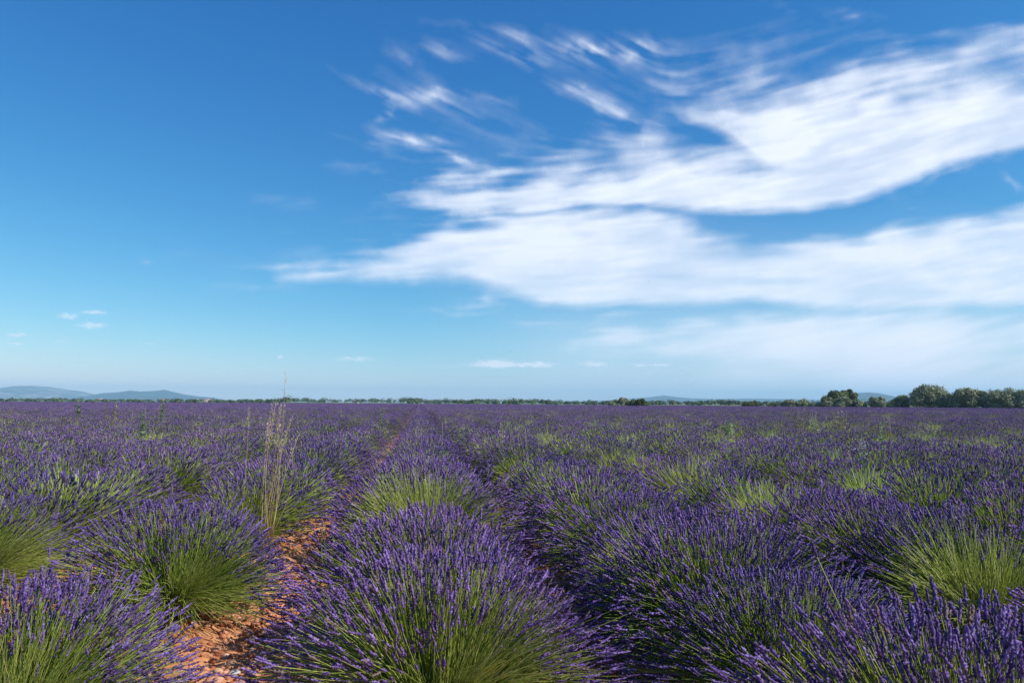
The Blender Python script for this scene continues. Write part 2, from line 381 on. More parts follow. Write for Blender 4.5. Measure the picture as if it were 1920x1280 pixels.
    # gap between the two banks
    BX = GX+34*(fbm(GX,GY,60,171,5,.6)-.5)+4*n1; BY = GY+30*(fbm(GX,GY,50,181,5,.6)-.5)+2.5*n1
    def blob(cx, cy, lx, ly, ang, k, sh=.8, X=None, Y=None):
        X = BX if X is None else X; Y = BY if Y is None else Y
        t = np.radians(ang); u = ((X-cx)*np.cos(t)+(Y-cy)*np.sin(t))/lx; v = (-(X-cx)*np.sin(t)+(Y-cy)*np.cos(t))/ly
        g = np.exp(-(u*u+v*v)**sh)
        return k*g
    W = 0
    fib = np.clip(.5+.3*n1+.16*n2+.4*puff, 0, 1.8)
    for q in [(1125,98,72,20,6,.95),(1085,88,34,12,28,.6),(1200,92,48,14,-12,.5),(1265,100,70,18,14,.22),(980,74,34,12,14,.5),(950,105,60,13,30,.42),(990,112,34,9,6,.4),(1000,95,40,9,20,.25),
              (1070,176,34,10,14,.62),(1104,178,10,14,-35,.45),(1120,205,60,12,38,.42),(1160,215,28,14,32,.5),(1200,240,40,11,50,.36),(1165,208,60,24,40,.15),
              (755,185,42,15,18,.62),(830,182,46,11,4,.62),(728,205,26,9,-50,.45),(700,168,60,7,22,.3),(860,205,80,14,24,.25),(750,108,20,8,35,.42),(832,100,38,9,12,.42),(790,130,60,10,40,.16),(880,50,70,8,6,.12),
              (770,262,75,9,6,.5),(800,258,30,9,-4,.35),(700,270,45,6,12,.3),(840,290,100,9,18,.42),(900,312,110,9,20,.45),(740,288,90,6,14,.2),(900,250,120,12,26,.12),
              (820,340,120,9,8,.4),(760,328,60,7,6,.2),(940,190,30,8,10,.2),(1000,260,90,28,25,.14),(1240,215,50,30,-20,.14),
              (1330,150,120,40,-10,.22),(1420,90,130,30,-14,.12),(1560,20,80,8,6,.14),(1600,24,22,6,12,.2),
              (1700,384,52,6,24,.3),(1850,300,80,8,-16,.3),(1780,330,40,5,-24,.2),(1905,345,20,6,40,.3),
              (905,570,38,9,-10,.62),(915,556,14,8,-40,.4),(945,568,22,6,-4,.35),(870,586,60,4,2,.3),(280,488,12,8,30,.4),(310,484,36,5,-4,.16),(1005,606,36,5,2,.3),(1050,608,60,6,0,.14),
              (560,384,120,9,6,.05),(470,540,70,5,2,.1),(520,370,70,6,10,.04),(600,470,100,16,-8,.05),(900,450,260,60,-6,.25),(880,380,120,14,-4,.3),(700,500,160,18,-5,.25),(1300,640,200,12,0,.12)]:
        W = W+blob(*q)
    W = .62*W*fib**1.25
    # low hazy veil to the right, close to the horizon
    veil = .62*ss(900,1700,GX)*ss(560,650,GY)*(1+.25*n3+.12*n1)
    veil = veil + .16*ss(700,1300,GX)*ss(330,600,GY)*(1+.3*n3)
    # small flat fair-weather clouds
    S = 0
    PX = GX+7*(fbm(GX,GY,16,91,3)-.5)*2; PY = GY+4*(fbm(GX,GY,9,95,3)-.5)*2
    for q in [(176,586,24,3.2,0,.5),(170,610,26,5,0,.5),(127,592,17,4.5,0,.5),(33,628,20,3.5,0,.5),(28,643,15,2.5,0,.4),(120,640,16,3,0,.2),(664,673,33,3,0,.45),(925,682,40,7,0,.75),(1005,683,34,4.5,0,.7),(960,684,70,3,0,.5),(850,686,60,2.4,0,.14),
              (1116,682,22,4,0,.62),(1200,684,16,2.6,0,.55),(1236,684,18,2.6,0,.55),(525,670,6,3,0,.6),(503,689,10,2,0,.35),(285,643,14,3,0,.14)]:
        S = S+blob(*q, 1.6, PX, PY)
    out = 1-(1-np.clip(out,0,1))*(1-np.clip(W,0,.85))*(1-np.clip(veil,0,1))*(1-np.clip(S,0,.85))
    return np.clip(out, 0, 1)

RE, HL = 6.371e6, 9000.
st_ = 2.7
cX, cY = np.meshgrid(np.arange(-330, 2560, st_), np.arange(-110, 742, st_))
dens = cloud_field(cX, cY)
Cm = np.array(CM)
D3 = np.stack([(cX-960)/F, (640-cY)/F, -np.ones_like(cX)], -1) @ Cm.T
D3 /= np.linalg.norm(D3, axis=-1)[..., None]
sz = np.maximum(D3[..., 2], .0004)
dist = np.sqrt((RE*sz)**2+2*RE*HL)-RE*sz
P3 = D3*dist[..., None]; P3[..., 2] += HC
fade = np.clip((cX+325)/200, 0, 1)*np.clip((2550+160*(fbm(cX, cY, 90, 611, 4)-.5)-80-cX)/420, 0, 1)*np.clip((cY+105)/80, 0, 1)*np.clip((741-cY)/10, 0, 1)
ny, nx = cX.shape; I = np.arange(ny*nx).reshape(ny, nx)
cm_, nt, n, l, p = mat_new('thin_cloud')
n.remove(p); a = n.new('ShaderNodeAttribute'); a.attribute_name = 'dens'
tr = n.new('ShaderNodeBsdfTranslucent'); tr.inputs['Color'].default_value = (.74, .725, .69, 1); tp = n.new('ShaderNodeBsdfTransparent'); mx = n.new('ShaderNodeMixShader')
l.new(a.outputs['Fac'], mx.inputs[0]); l.new(tp.outputs[0], mx.inputs[1]); l.new(tr.outputs[0], mx.inputs[2]); l.new(mx.outputs[0], n['Material Output'].inputs[0])
fc = np.stack([I[:-1,:-1], I[:-1,1:], I[1:,1:], I[1:,:-1]], -1).reshape(-1, 4)
dv = (dens*fade).ravel()
keep = dv[fc].max(axis=1) > .012                       # only where there is cloud
fc = fc[keep]; used, inv = np.unique(fc.ravel(), return_inverse=True)
cl = obj('clouds', mesh('clouds', P3.reshape(-1, 3)[used], inv.reshape(-1, 4), cm_, {'dens': dv[used]}, smooth=True))
tag(cl, 'wispy white clouds stretched across the blue sky', 'clouds', kind='stuff')

# ------------------------------------------------------------------ lavender
def bush_parts(seed, n, lod, bare=.0, bare_top=False, dens_mid=1.0):
    """stems fan out of a low woody base; a spike of flowers on each; 'bare' = angular size of a sector with few flowers"""
    rg = np.random.default_rng(seed)
    ph = rg.random(n)*2*np.pi; ct = rg.uniform(math.cos(R(86)), 1, n)**.92; th = np.arccos(ct)
    # tufts: stems gather into loose locks
    th += .10*np.sin(ph*5+seed)*rg.random(n); ph += .10*np.sin(th*9+seed*2)
    d = np.stack([np.sin(th)*np.cos(ph), np.sin(th)*np.sin(ph), np.cos(th)], 1)
    bd = np.array([0, -math.cos(R(20)), math.sin(R(20))]) if not bare_top else (np.array([0, -.30, .95]) if lod < 3 else np.array([0, -.62, .78]))
    ang = np.arccos(np.clip(d @ bd, -1, 1))
    inb = np.clip((bare-ang)/max(.16, 1e-3)+.5, 0, 1) if bare > 0 else np.zeros(n)
    Rr, Hh = {3: .78, 2: .72, 1: .68, 0: .66}[lod], {3: .69, 2: .70, 1: .70, 0: .70}[lod]
    L = 1/np.sqrt((np.sin(th)/Rr)**2+(np.cos(th)/Hh)**2)
    lump = 1+.15*np.sin(ph*3+seed)*np.sin(th)+.07*np.sin(ph*7+seed*3)*np.sin(th*3)
    L = L*lump*(1-.38*rg.random(n)**1.8)*(1-.22*inb*rg.random(n))
    base = np.stack([np.cos(ph)*.13*np.sqrt(rg.random(n)), np.sin(ph)*.13*np.sqrt(rg.random(n)), .05+.10*rg.random(n)], 1)
    tip = d*L[:, None]; tip[:, 2] = np.maximum(tip[:, 2]*.96+.07-.05*np.sin(th)**3, .05)
    tip[:, 0] += .03*rg.normal(size=n); tip[:, 1] += .03*rg.normal(size=n)
    la = rg.random()*6.28; tip[:, :2] += np.array([math.cos(la), math.sin(la)])*.07*(tip[:, 2:3]/.8)   # the whole plant leans a little
    mid = base*.5+tip*.5; mid[:, 2] += .10*np.sin(th)*L+.01; mid += rg.normal(size=(n, 3))*.024
    has = rg.random(n) > (.95*inb+.04)
    lo_ = rg.random(n) < .05; tip[lo_] += rg.normal(size=(lo_.sum(), 3))*.09; tip[:, 2] = np.maximum(tip[:, 2], .04)
    # --- stems
    ks = {3: 4, 2: 3, 1: 2, 0: 2}[lod]; rad = {3: .0016, 2: .0023, 1: .0034, 0: .005}[lod]
    t = np.linspace({3: 0, 2: .1, 1: .3, 0: .35}[lod], 1, ks+0)[None, :, None]
    pos = lambda t: (1-t)**2*base[:, None]+2*t*(1-t)*mid[:, None]+t*t*tip[:, None]
    S = pos(t)                                              # n, ks, 3
    T = tip-mid; T /= np.linalg.norm(T, axis=1)[:, None]
    T += rg.normal(size=(n, 3))*.16; T[:, 2] += .10; T /= np.linalg.norm(T, axis=1)[:, None]
    k = 3 if lod == 3 else 2
    rv = rg.normal(size=(n, 3)); u = np.cross(T, rv); u /= np.linalg.norm(u, axis=1)[:, None]; w = np.cross(T, u)
    an = np.arange(k)*2*np.pi/k
    ring = u[:, None]*np.cos(an)[None, :, None]+w[:, None]*np.sin(an)[None, :, None]     # n,k,3
    tap = np.linspace(1.25, .8, ks)[None, :, None, None]
    V = S[:, :, None]+ring[:, None]*rad*tap*rg.uniform(.8, 1.25, n)[:, None, None, None]
    i0 = np.arange(n)[:, None, None]*ks*k+np.arange(ks-1)[None, :, None]*k
    if k == 3:
        j = np.arange(3)[None, None]; fa = np.stack([i0+j, i0+(j+1) % 3, i0+k+(j+1) % 3, i0+k+j], -1).reshape(-1, 4)
    else: fa = np.concatenate([i0, i0+1, i0+3, i0+2], -1).reshape(-1, 4)
    sr = np.clip(rg.random(n)*.7*(1-inb)+inb*rg.uniform(.35, .95, n), 0, 1); sr[rg.random(n) < .04] = 1
    stems = (V.reshape(-1, 3), fa, np.repeat(sr, ks*k))
    # --- flower spikes
    idx = np.nonzero(has)[0]
    if lod <= 1: idx = idx[rg.random(len(idx)) < 1.0]
    m = len(idx); Ls = rg.uniform(.036, .074, m)*{3: 1, 2: 1, 1: 1.1, 0: 1.6}[lod]; W = rg.uniform(.0047, .0070, m)*{3: 1, 2: 1.12, 1: 1.4, 0: 2.5}[lod]
    prof = {3: ([-.36,-.30,-.24, 0,.11,.2,.33,.42,.56,.66,.8,1.0], [.15,.8,.15,.2,1.1,.45,1.25,.5,1.15,.45,.9,.15], 4),
            2: ([-.05,.12,.3,.42,.62,.78,1.0], [.25,1,.62,1.1,.6,.85,.1], 4),
            1: ([-.05,.3,.6,1.0], [.3,1.05,.95,.12], 3), 0: ([0,.45,1.0], [.35,1.0,.15], 3)}[lod]
    tz = np.array(prof[0]); pr = np.array(prof[1]); q = prof[2]; K = len(tz)
    # slight curve towards the light
    Tu = T[idx]; B = tip[idx]; u1 = u[idx]; w1 = w[idx]
    an = np.arange(q)*2*np.pi/q
    tw = an[None, None]+np.arange(K)[None, :, None]*.63+rg.random(m)[:, None, None]*6
    rr = pr[None, :, None]*W[:, None, None]*rg.uniform(.55, 1.5, (m, K, q))
    ctr = B[:, None]+Tu[:, None]*(tz[None, :, None]*Ls[:, None, None])
    ctr[:, :, 2] += .12*(tz[None]**2)*Ls[:, None]*(1-np.abs(Tu[:, 2:3]))
    V = ctr[:, :, None]+rr[..., None]*(u1[:, None, None]*np.cos(tw)[..., None]+w1[:, None, None]*np.sin(tw)[..., None])
    V += Tu[:, None, None]*(rg.normal(size=(m, K, q, 1))*.0022)
    i0 = np.arange(m)[:, None, None]*K*q+np.arange(K-1)[None, :, None]*q; j = np.arange(q)[None, None]
    fb = np.stack([i0+j, i0+(j+1) % q, i0+q+(j+1) % q, i0+q+j], -1).reshape(-1, 4)
    c = np.clip(rg.normal(.5, .17, m), 0, .9)[:, None, None]+rg.normal(0, .2, (m, K, q)); c = np.clip(c, 0, .96)
    c[rg.random(m) < .07] = 1                                # faded, brown heads
    spikes = (V.reshape(-1, 3), fb, c.ravel())
    # --- leaves: short narrow blades low in the heart
    nl = {3: 900, 2: 450, 1: 160, 0: 50}[lod]; ll = {3: .07, 2: .08, 1: .13, 0: .22}[lod]
    a = rg.random(nl)*2*np.pi; e = np.arccos(rg.uniform(.05, 1, nl)); r = .34*rg.random(nl)**.45
    P = np.stack([r*np.sin(e)*np.cos(a), r*np.sin(e)*np.sin(a), r*np.cos(e)*1.05+.02], 1)
    dl = P/np.linalg.norm(P, axis=1)[:, None]+rg.normal(size=(nl, 3))*.35+[0, 0, .3]; dl /= np.linalg.norm(dl, axis=1)[:, None]
    sd_ = np.cross(dl, rg.normal(size=(nl, 3))); sd_ /= np.linalg.norm(sd_, axis=1)[:, None]
    s_ = ll*rg.uniform(.6, 1.3, nl)[:, None]; wd = s_*{3: .05, 2: .06, 1: .08, 0: .12}[lod]
    V = np.stack([P-sd_*wd*.6, P+dl*s_*.5-sd_*wd, P+dl*s_, P+dl*s_*.5+sd_*wd], 1).reshape(-1, 3); V[:, 2] = np.maximum(V[:, 2], .0)
    leaves = (V, np.arange(nl*4).reshape(-1, 4), np.repeat(rg.random(nl), 4))
    return stems, spikes, leaves
def bush_meshes(*a, **k):
    s, f, l_ = bush_parts(*a, **k)
    return [mesh('flower_spikes', f[0], f[1], M['flower'], {'rnd': f[2]}), mesh('stems', s[0], s[1], M['stem'], {'rnd': s[2]}), mesh('leaves', l_[0], l_[1], M['leaf'], {'rnd': l_[2]})]
VAR = {  # level of detail -> closed forms, forms with a green front, forms with a green crown
    3: ([bush_meshes(s, 2500, 3, bare=.25) for s in (1, 2, 3)], [bush_meshes(11, 2500, 3, bare=.62), bush_meshes(12, 2500, 3, bare=.78)], [bush_meshes(13, 2300, 3, bare=.85, bare_top=True)]),
    2: ([bush_meshes(s, 1600, 2, bare=.15) for s in (21, 22, 23)], [bush_meshes(31, 1600, 2, bare=.6), bush_meshes(32, 1600, 2, bare=.8)], [bush_meshes(33, 1600, 2, bare=.8, bare_top=True), bush_meshes(34, 1600, 2, bare=.6, bare_top=True)]),
    1: ([bush_meshes(s, 950, 1) for s in (41, 42, 43)], [bush_meshes(51, 950, 1, bare=.65, bare_top=True), bush_meshes(52, 950, 1, bare=.9, bare_top=True)], [])}
FAR_MESH = [bush_meshes(s, 260, 0) for s in (61, 62)]

# where the plants stand: rows run away from the viewer
EXPL = {0: [(3.3, 1), (4.55, 0), (5.55, 0), (6.8, 2), (7.8, 0), (8.8, 0)],
        -1: [(3.35, 1), (5.2, 1), (7.75, 1), (8.8, 0), (9.9, 0)],
        -2: [(3.2, 0), (4.5, 0), (5.9, 1), (7.0, 0), (8.0, 2), (9.0, 0)],
        1: [(2.15, 0), (3.25, 1), (4.15, 0), (4.95, 2), (5.95, 0), (6.95, 0), (7.9, 0), (8.85, 2), (9.8, 0), (10.9, 2)],
        2: [(3.0, 0), (4.15, 2), (5.05, 0), (5.95, 0), (6.9, 2), (7.9, 0), (8.9, 2), (10.0, 0), (11.2, 2)],
        3: [(4.9, 2), (5.9, 0), (6.95, 0), (8.0, 2), (9.0, 0), (10.1, 0), (11.1, 0), (12.2, 2)]}
rng = np.random.default_rng(77)
plants = []
def field_far(x):          # the far edge of the lavender comes nearer towards the right
    return float(np.interp(x, [-330, -150, 0, 60, 140, 260], [430, 420, 380, 300, 205, 150]))
for r in range(-190, 150):
    x0 = ROW0+SP*r-(.10 if r > 0 else 0); yy = []
    if r in EXPL:
        yy = list(EXPL[r]); y = yy[-1][0]+1.05
    else: y = max(1.0+rng.random(), 0)
    half = x0
    # only as far sideways as could be seen from near the camera
    ymin = max(0, (x0-4)/1.5 if x0 > 0 else (-x0-4)/1.0)
    if r not in EXPL: y = max(y, ymin-2+rng.random())
    yf = field_far(x0)
    while y < yf:
        yy.append((y, (2 if rng.random() < .7 else 1) if rng.random() < (.36 if x0 > -1 else .22) else 0)); y += rng.uniform(.84, 1.02)
    for q, (y, k) in enumerate(yy):
        ex = r in EXPL and q < len(EXPL[r])
        plants.append((x0+rng.normal()*.05, y+(0 if ex else rng.normal()*.04), k, r, ex))
def seen(pl):
    a, b = view_px((pl[0], pl[1], .75)); w = .8*F/max(pl[1], .5)
    return -w*.85 < a < 1920+w*.85 and b-0 < 1280+.5*w
near = sorted([p for p in plants if seen(p)], key=lambda p: math.hypot(p[0], p[1]))
ind = near[:300]; ids = set(map(id, ind))
rest = [p for p in plants if id(p) not in ids and p[1] > 1.2]

ORD = ['nearest', 'second', 'third', 'fourth', 'fifth', 'sixth', 'seventh', 'eighth', 'ninth', 'tenth', 'eleventh', 'twelfth', 'thirteenth', 'fourteenth', 'fifteenth', 'sixteenth']
def rowname(r):
    if r == 0: return 'the middle row'
    n = ['first', 'second', 'third', 'fourth', 'fifth', 'sixth', 'seventh', 'eighth'][abs(r)-1]
    return n+' row '+('left' if r < 0 else 'right')+' of the middle'
cnt = {}
protos = {}
GROUP = 'lavender bushes planted in long parallel rows'
sources = []
for q, (x, y, k, r, ex) in enumerate(ind):
    dd = math.hypot(x, y); lod = 3 if dd < 6.9 else (2 if dd < 15 else 1)
    vs_ = VAR[lod][k] if k < len(VAR[lod]) and VAR[lod][k] else VAR[lod][1]
    vi = int(rng.integers(len(vs_))); ms = vs_[vi]
    key = (lod, k, vi)
    if key not in protos:
        o = empty('lavender_bush'); kids[o.name] = []
        for nm, me in zip(('flower_spikes', 'stems', 'leaves'), ms):
            c = obj(nm, me, o); c['kind'] = 'stuff'; kids[o.name].append(c)
        protos[key] = o
    else: o = copy_tree(protos[key])
    s = rng.uniform(.92, 1.07)*(.9+.2*float(fbm(np.array(x), np.array(y), 9, 640, 2)))*(1.0 if lod == 3 else 1.02)
    face = math.atan2(y, x)-math.pi/2                    # a green heart leans to the viewer's side, where the sun reaches it
    rz = face+rng.normal()*.25 if (k and (ex or rng.random() < .6)) else rng.random()*6.28
    o.location = (x, y, float(soil_height(np.array(x), np.array(y)))-.01); o.rotation_euler = (rng.normal()*.03, rng.normal()*.03, rz); wide = 1+.12*min(1, max(0, (y-5)/4))
    if r == 0 and abs(y-6.8) < .2: s = 1.22                  # the tall pale green dome in the middle row
    if r == 0 and abs(y-5.55) < .2: s *= .86
    if r == -1 and abs(y-5.2) < .1: s *= 1.1; o.location.x += .1
    o.scale = (s*rng.uniform(.96, 1.06)*(1+(wide-1)*.25), s*wide, s*rng.uniform(.95, 1.05))
    px, py = view_px((x, y, .5)); vis = -150 < px < 2070 and py < 1330
    kd = 'green-hearted' if k else 'purple'
    if abs(r) <= 8 and vis:
        cnt[r] = cnt.get(r, 0)+1; c = cnt[r]
        lb = kd+' lavender bush, '+ORD[c-1]+(' from the front' if c > 1 else '')+' in '+rowname(r) if c <= len(ORD) else kd+' lavender bush far up '+rowname(r)
    elif not vis: lb = kd+' lavender bush cut off by frame in '+(rowname(r) if abs(r) <= 8 else 'an outer row')
    else: lb = kd+' lavender bush in the dense outer rows on the '+('left' if r < 0 else 'right')+' side of the field'
    tag(o, lb, 'lavender', GROUP)

# the rest of the field, beyond the three hundred nearest: one object that places further plants on points
def scatter(name, pts, srcs, label, cat):
    """pts rows: x,y,z,rz,scale,variant ; srcs: list of lists of objects copied by point"""
    pts = np.array(pts, float)
    me = bpy.data.meshes.new(name); me.vertices.add(len(pts)); me.vertices.foreach_set('co', pts[:, :3].astype(np.float32).ravel())
    for k, c in (('rz', 3), ('sc', 4), ('va', 5)):
        a = me.attributes.new(k, 'FLOAT', 'POINT'); a.data.foreach_set('value', pts[:, c].astype(np.float32))
    o = obj(name, me); ng = bpy.data.node_groups.new(name, 'GeometryNodeTree')
    ng.interface.new_socket('Geometry', in_out='INPUT', socket_type='NodeSocketGeometry'); ng.interface.new_socket('Geometry', in_out='OUTPUT', socket_type='NodeSocketGeometry')
    N, Lk = ng.nodes, ng.links; gi = N.new('NodeGroupInput'); go = N.new('NodeGroupOutput'); jn = N.new('GeometryNodeJoinGeometry')
    def attr(nm):
        a = N.new('GeometryNodeInputNamedAttribute'); a.data_type = 'FLOAT'; a.inputs['Name'].default_value = nm; return a.outputs['Attribute']
    rz, s_, va = attr('rz'), attr('sc'), attr('va')
    cx = N.new('ShaderNodeCombineXYZ'); Lk.new(rz, cx.inputs[2])
    for k, sl in enumerate(srcs):
        jj = N.new('GeometryNodeJoinGeometry')
        for so in sl:
            oi = N.new('GeometryNodeObjectInfo'); oi.inputs[0].default_value = so; oi.transform_space = 'ORIGINAL'; Lk.new(oi.outputs['Geometry'], jj.inputs[0])
        ip = N.new('GeometryNodeInstanceOnPoints'); cp = N.new('FunctionNodeCompare'); cp.data_type = 'FLOAT'; cp.operation = 'EQUAL'
        Lk.new(va, cp.inputs[0]); cp.inputs[1].default_value = float(k); cp.inputs['Epsilon'].default_value = .1
        Lk.new(gi.outputs[0], ip.inputs['Points']); Lk.new(cp.outputs[0], ip.inputs['Selection']); Lk.new(jj.outputs[0], ip.inputs['Instance'])
        Lk.new(cx.outputs[0], ip.inputs['Rotation']); Lk.new(s_, ip.inputs['Scale']); Lk.new(ip.outputs[0], jn.inputs[0])
    Lk.new(jn.outputs[0], go.inputs[0])
    md = o.modifiers.new('scatter', 'NODES'); md.node_group = ng
    return tag(o, label, cat, kind='stuff')
srcs = []; skey = []
for key in [(1,0,0),(1,0,1),(1,0,2),(1,1,0),(1,1,1)]:
    if key in protos: srcs.append(kids[protos[key].name]); skey.append(key)
# two coarser plants, the last of the individually built ones, stand for those far away
coarse = []
for fm in FAR_MESH:
    o = list(o_ for o_ in ind)[-1-len(coarse)]
    coarse.append(fm)
lastobjs = [o for o in col.objects if o.name.startswith('lavender_bush') and not any(o == p for p in protos.values())][-2:]
cs = []
for lo, fm in zip(lastobjs, coarse):
    for c, me in zip(kids[lo.name], fm): c.data = me
    cs.append(kids[lo.name])
nv = len(srcs); srcs += cs; pts = []
closed = [i for i, k in enumerate(skey) if k[1] == 0]; opened = [i for i, k in enumerate(skey) if k[1] == 1]
for (x, y, k, r, ex) in rest:
    dd = math.hypot(x, y)
    if dd > 75: v = nv+int(rng.integers(2)) if not (k and rng.random() < .5 and dd < 140) else opened[int(rng.integers(len(opened)))]
    else: k = 1 if k else 0; v = (opened if k else closed)[int(rng.integers(len(opened if k else closed)))]
    pts.append((x, y, -.01, rng.random()*6.28, rng.uniform(.92, 1.08)*(.9+.2*float(fbm(np.array(x), np.array(y), 9, 640, 2)))*(1.04 if v >= nv else 1.02), v))
pts = [(a, b, c, d, e*1.03, f) for a, b, c, d, e, f in pts]
scatter('lavender_field', pts, srcs, 'purple lavender rows running on to the horizon', 'lavender')

# ------------------------------------------------------------------ clods and stones on the bare strips
def rock(rg, n=1, sub=1):
    t = (1+5**.5)/2
    V = np.array([(-1,t,0),(1,t,0),(-1,-t,0),(1,-t,0),(0,-1,t),(0,1,t),(0,-1,-t),(0,1,-t),(t,0,-1),(t,0,1),(-t,0,-1),(-t,0,1)], float); V /= np.linalg.norm(V[0])
    Fc = np.array([(0,11,5),(0,5,1),(0,1,7),(0,7,10),(0,10,11),(1,5,9),(5,11,4),(11,10,2),(10,7,6),(7,1,8),(3,9,4),(3,4,2),(3,2,6),(3,6,8),(3,8,9),(4,9,5),(2,4,11),(6,2,10),(8,6,7),(9,8,1)])
    return V, Fc
RV, RF = rock(None)
rg = np.random.default_rng(5)
def gaps(n, y0, y1, w):
    out = []
    while len(out) < n:
        k = rg.choice([-2, -1, 0, 1]); cx = ROW0+SP*(k+.5)
        y = y0+(y1-y0)*rg.random()**1.3; x = cx+rg.normal()*w
        a, b = view_px((x, y, 0))
        if -60 < a < 1980 and b < 1330: out.append((x, y))
    return np.array(out)
P = gaps(15000, 2.6, 10, .27); s = .007+.020*rg.random(len(P))**2.2
Vs = RV[None]*s[:, None, None]*rg.uniform(.65, 1.25, (len(P), 12, 1))*rg.uniform(.7, 1.3, (len(P), 1, 3))
Vs[:, :, 0] += P[:, 0:1]; Vs[:, :, 1] += P[:, 1:2]; Vs[:, :, 2] += (soil_height(P[:, 0], P[:, 1])+s*.35)[:, None]
c = obj('soil_clods', mesh('soil_clods', Vs.reshape(-1, 3), (RF[None]+np.arange(len(P))[:, None, None]*12).reshape(-1, 3), M['clod'], {'rnd': np.repeat(rg.random(len(P)), 12)}))
tag(c, 'small crumbly clods of red earth between the rows', 'soil', kind='stuff')
rocks = []
for v in range(6):
    # twice subdivided for a chipped, rounded block
    V = RV*rg.uniform(.78, 1.2, (12, 1)); Fc = RF; ed = {}; nf = []; V = list(V)
    for a, b, c_ in Fc:
        mids = []
        for e in ((a, b), (b, c_), (c_, a)):
            kx = tuple(sorted(e))
            if kx not in ed: ed[kx] = len(V); V.append((V[e[0]]+V[e[1]])/2*rg.uniform(1.0, 1.16))
            mids.append(ed[kx])
        nf += [(a, mids[0], mids[2]), (b, mids[1], mids[0]), (c_, mids[2], mids[1]), tuple(mids)]
    rocks.append((np.array(V), np.array(nf)))
RM = {m: [mesh('stone', V*[1, .8, .62], f, M[m], {'rnd': rg.random(len(V))}) for V, f in rocks] for m in ('stone', 'pale')}
def stone(px, py, w, kind, label, group):
    p = at(px, py, z=.02); s = w/F*p.y*.5
    o = obj('stone', random.choice(RM[kind])); o.location = (p.x, p.y, float(soil_height(np.array(p.x), np.array(p.y)))+s*.25)
    o.scale = (s, s, s); o.rotation_euler = (random.uniform(-.4, .4), random.uniform(-.4, .4), random.random()*6.28)
    return tag(o, label, 'stone', group)
stone(440, 1258, 24, 'pale', 'pale whitish stone, largest pale one on the red soil strip left of the middle row', None)
stone(473, 1250, 18, 'pale', 'small grey-white stone beside the larger pale stone on red soil', None)
stone(434, 1240, 30, 'stone', 'big orange block just behind the pale stone on the red soil', None)
stone(553, 1190, 22, 'stone', 'upright orange slab at the far end of the nearest bare soil patch', None)
stone(485, 1232, 34, 'stone', 'broad flat orange block in the middle of the nearest soil patch', None)
for px, py, w in [(410,1262,20),(398,1275,22),(452,1272,20),(462,1286,18),(500,1262,20),(520,1240,18),(468,1222,15),(540,1210,15),(560,1205,12),(480,1206,13),(516,1198,13),(500,1218,14),(532,1256,16),(548,1235,14),
                  (572,1188,12),(590,1176,11),(447,1210,12),(430,1262,14),(486,1280,18),(520,1280,16)]:
    stone(px, py, w*1.1, 'stone', 'orange lump of dry earth in the nearest bare soil patch', 'orange lumps in the nearest soil patch')
for px, py, w in [(655,990,13),(668,1000,14),(640,1012,13),(625,1020,12),(650,1025,13),(612,1040,13),(680,985,12),(600,1052,12),(575,1060,12),(665,1015,12),(632,1002,12)]:
    stone(px, py, w*1.1, 'stone', 'orange lump of earth on the soil strip halfway up left of the middle row', 'orange lumps halfway up the soil strip')
for px, py, w in [(1160,1268,12),(1130,1262,11),(1185,1275,12),(1105,1275,12),(1150,1282,13)]:
    stone(px, py, w*1.1, 'stone', 'shaded orange lump of earth right of the middle row', 'orange lumps right of the middle row')
for px, py, w in [(185,1050,12),(215,1042,12),(232,1035,12),(198,1065,11),(170,1060,11),(180,1082,11)]:
    stone(px, py, w*1.1, 'stone', 'orange lump of earth between the two nearest bushes of the left row', 'orange lumps between the nearest left bushes')

